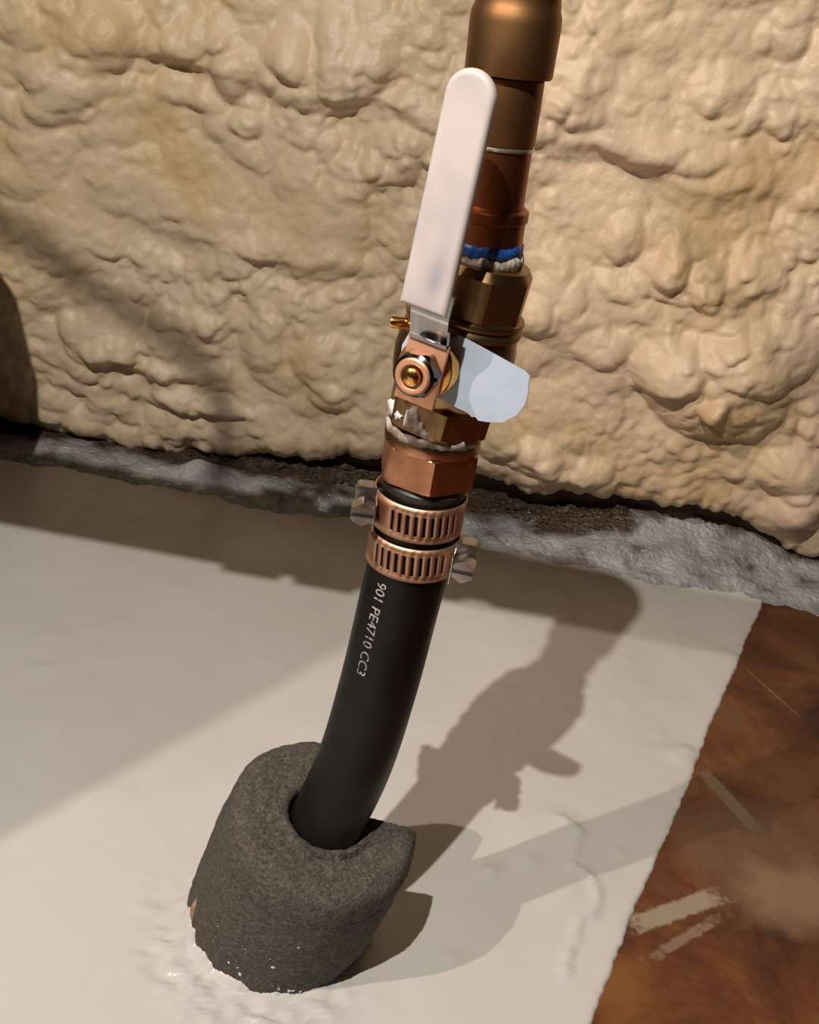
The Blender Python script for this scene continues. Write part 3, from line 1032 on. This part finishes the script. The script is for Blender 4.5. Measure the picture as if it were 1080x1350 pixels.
# ================================================================== COPPER RISER
cA, cB = Vector((0.0090, 0.375, 0.3405)), Vector((0.0045, 0.375, 0.4230))
fr = frame(cA, cB)
riser = empty('copper_riser', cA, 'dark copper pipe riser with soldered fittings above the ball valve', 'pipe')
polar('adapter_collar', fr, [(.0110, -.001), (.0132, -.0005), (.0132, .0075), (.0131, .0140), (.0138, .0146), (.0138, .0178), (.0128, .0186), (.0115, .0188)], M['copper'], riser, 60)
polar('tube', fr, [(.0116, .002), (.0116, .050), (.0116, .086)], M['copper'], riser, 60)
ragged_band('blue_tape', fr, .0025, .0072, .0133, M['blue'], riser, rad(-110), rad(250), .0005, 20.0, 100, .0003)
ragged_band('thread_tape', fr, -.0010, .0030, .0139, M['ptfe'], riser, rad(-110), rad(250), .0008, 27.0, 160, .0004)
polar('solder_ring', fr, [(.0112, .0375), (.0121, .0378), (.0123, .0384), (.0121, .0390), (.0112, .0393)], M['solder'], riser, 60)
polar('solder_bead', fr, [(.0112, .0184), (.0122, .0186), (.0120, .0194), (.0112, .0196)], M['copper'], riser, 60)
cp = polar('coupling', fr, [(.0115, .0602), (.0141, .0604), (.0145, .0612), (.0147, .0700), (.0148, .0760), (.0146, .0788), (.0139, .0806), (.0135, .0835), (.0135, .0870), (.0118, .0876)], M['copper_dark'], riser, 60)
polar('inner_sleeve', fr, [(.0112, .0393), (.0120, .0394), (.0122, .0400), (.0122, .0596), (.0112, .0604)], M['copper_dark'], riser, 60)
# above the picture the riser turns left in an elbow and runs level
top_p = cA + (cB - cA).normalized() * .088
EH = .455
elbow = catmull([top_p, top_p + Vector((0, 0, .008)), Vector((top_p.x - .005, .375, EH - .007)), Vector((top_p.x - .016, .375, EH)), Vector((top_p.x - .05, .375, EH))], 8)
sweep('elbow', elbow, lambda t: .0150 + .006 * min(1, max(0, (t - .25) * 4)), M['copper_dark'], riser, 36)
run = [Vector((top_p.x - .045, .375, EH)), Vector((-.2, .375, EH)), Vector((-.4985, .375, EH))]
sweep('level_run', catmull(run, 12), .0190, M['copper_dark'], riser, 32)
sweep('run_insulation', [Vector((-.06, .375, EH)), Vector((-.10, .375, EH - .001)), Vector((-.3, .375, EH)), Vector((-.498, .375, EH))], lambda t: .0215 + .0045 * min(1, t * 2.5), M['sleeve'], riser, 32)
for xx in (-.118, -.150):
    sweep('pipe_clip', [Vector((xx - .012, .375, EH)), Vector((xx + .012, .375, EH))], .0300, M['steel_dull'], riser, 24)

# ================================================================== HOSE CLAMPS
def hose_clamp(fr, zc, label, t_screw, slot0, slot1, head_sign):
    O_, a, b_, c = fr
    root = empty('hose_clamp', O_ + c * zc, label, 'hose clamp', 'hose clamps on the poly pipe')
    half, rb = .0073, .0176
    O2, a2, b2, c2 = [np.array(v) for v in fr]
    per = rad(10.4)
    ths = []
    t = -math.pi
    marks = []
    k = 0
    cur = slot0
    edges = [-math.pi]
    while cur < slot1:
        edges += [cur, cur + per * .36]
        cur += per
    edges.append(math.pi)
    ring = []
    slot_flag = []
    for i in range(len(edges) - 1):
        n2 = max(1, int((edges[i + 1] - edges[i]) / rad(4.5)))
        isslot = (i % 2 == 1) and edges[i] >= slot0 - 1e-6 and edges[i + 1] <= slot1 + per
        for j in range(n2):
            ring.append(edges[i] + (edges[i + 1] - edges[i]) * j / n2)
            slot_flag.append(isslot)
    ring = np.array(ring)
    nr = len(ring)
    zs = [-half, -half * .62, -half * .58, half * .52, half * .56, half]
    rows = []
    for j, z in enumerate(zs):
        tt = ring + (-0.03 * z / half if 1 <= j <= 4 else 0)
        rr_ = rb + 0.0004 * np.exp(-((np.mod(ring - t_screw + math.pi, 2 * math.pi) - math.pi) / .5) ** 2)
        rows.append(O2 + a2 * (rr_ * np.sin(tt))[:, None] - b2 * (rr_ * np.cos(tt))[:, None] + c2 * (zc + z))
    co_ = np.concatenate(rows)
    fa = []
    for j in range(len(zs) - 1):
        for i in range(nr):
            if slot_flag[i] and j in (1, 2, 3):
                continue
            i2 = (i + 1) % nr
            fa.append((j * nr + i, j * nr + i2, (j + 1) * nr + i2, (j + 1) * nr + i))
    band = mesh_np('band', co_, fa, M['band'], root, True, 35)
    md = band.modifiers.new('thickness', 'SOLIDIFY')
    md.thickness = .0006
    md.offset = 1
    # screw housing and worm screw, tangential to the band
    rd = a * math.sin(t_screw) - b_ * math.cos(t_screw)          # outwards
    tg = (a * math.cos(t_screw) + b_ * math.sin(t_screw)) * head_sign   # towards the screw head
    hf = (O_ + c * zc + rd * (rb + .0042), tg, rd, c)
    box_local('screw_housing', hf, (-.0005, 0, 0), (.0095, .0074, .0128), M['steel_dull'], root, .0016, 3)
    saddle = box_local('saddle_plate', hf, (.0050, -.0012, 0), (.0010, .0105, .0158), M['steel_dull'], root, .0004, 2)
    ax = (hf[0] + rd * .0006, rd, c, tg)
    sc = polar('screw', ax, [(.0026, -.0085), (.0028, -.008), (.0028, .0070), (.0050, .0072), (.0054, .0078), (.0054, .0128), (.0048, .0138), (.0030, .0139)], M['steel_dull'], root, 48, lambda t, r_, z: min(r_, .0044 / math.cos(((t) % (math.pi / 3)) - math.pi / 6)) if z > .0071 else r_, sharp=25)
    sl = box_local('screw_slot', (ax[0] + tg * .0138, rd, c, tg), (0, 0, 0), (.0085, .0013, .0012), M['dark_rubber'], sc, 0)
    tail = box_local('band_tail', hf, (.0085, -.0040, -.0005), (.0120, .0007, .0118), M['steel'], root, .0002, 1)
    return root


frc = frame((0.0040, 0.375, 0.2050), (0.0033, 0.375, 0.2450))
hose_clamp(frc, .0355, 'upper hose clamp just below the hex adapter, screw on its left', rad(-84), rad(-33), rad(60), 1)
hose_clamp(frc, .0180, 'lower hose clamp on the black pipe, screw on its right', rad(84), rad(-50), rad(48), -1)
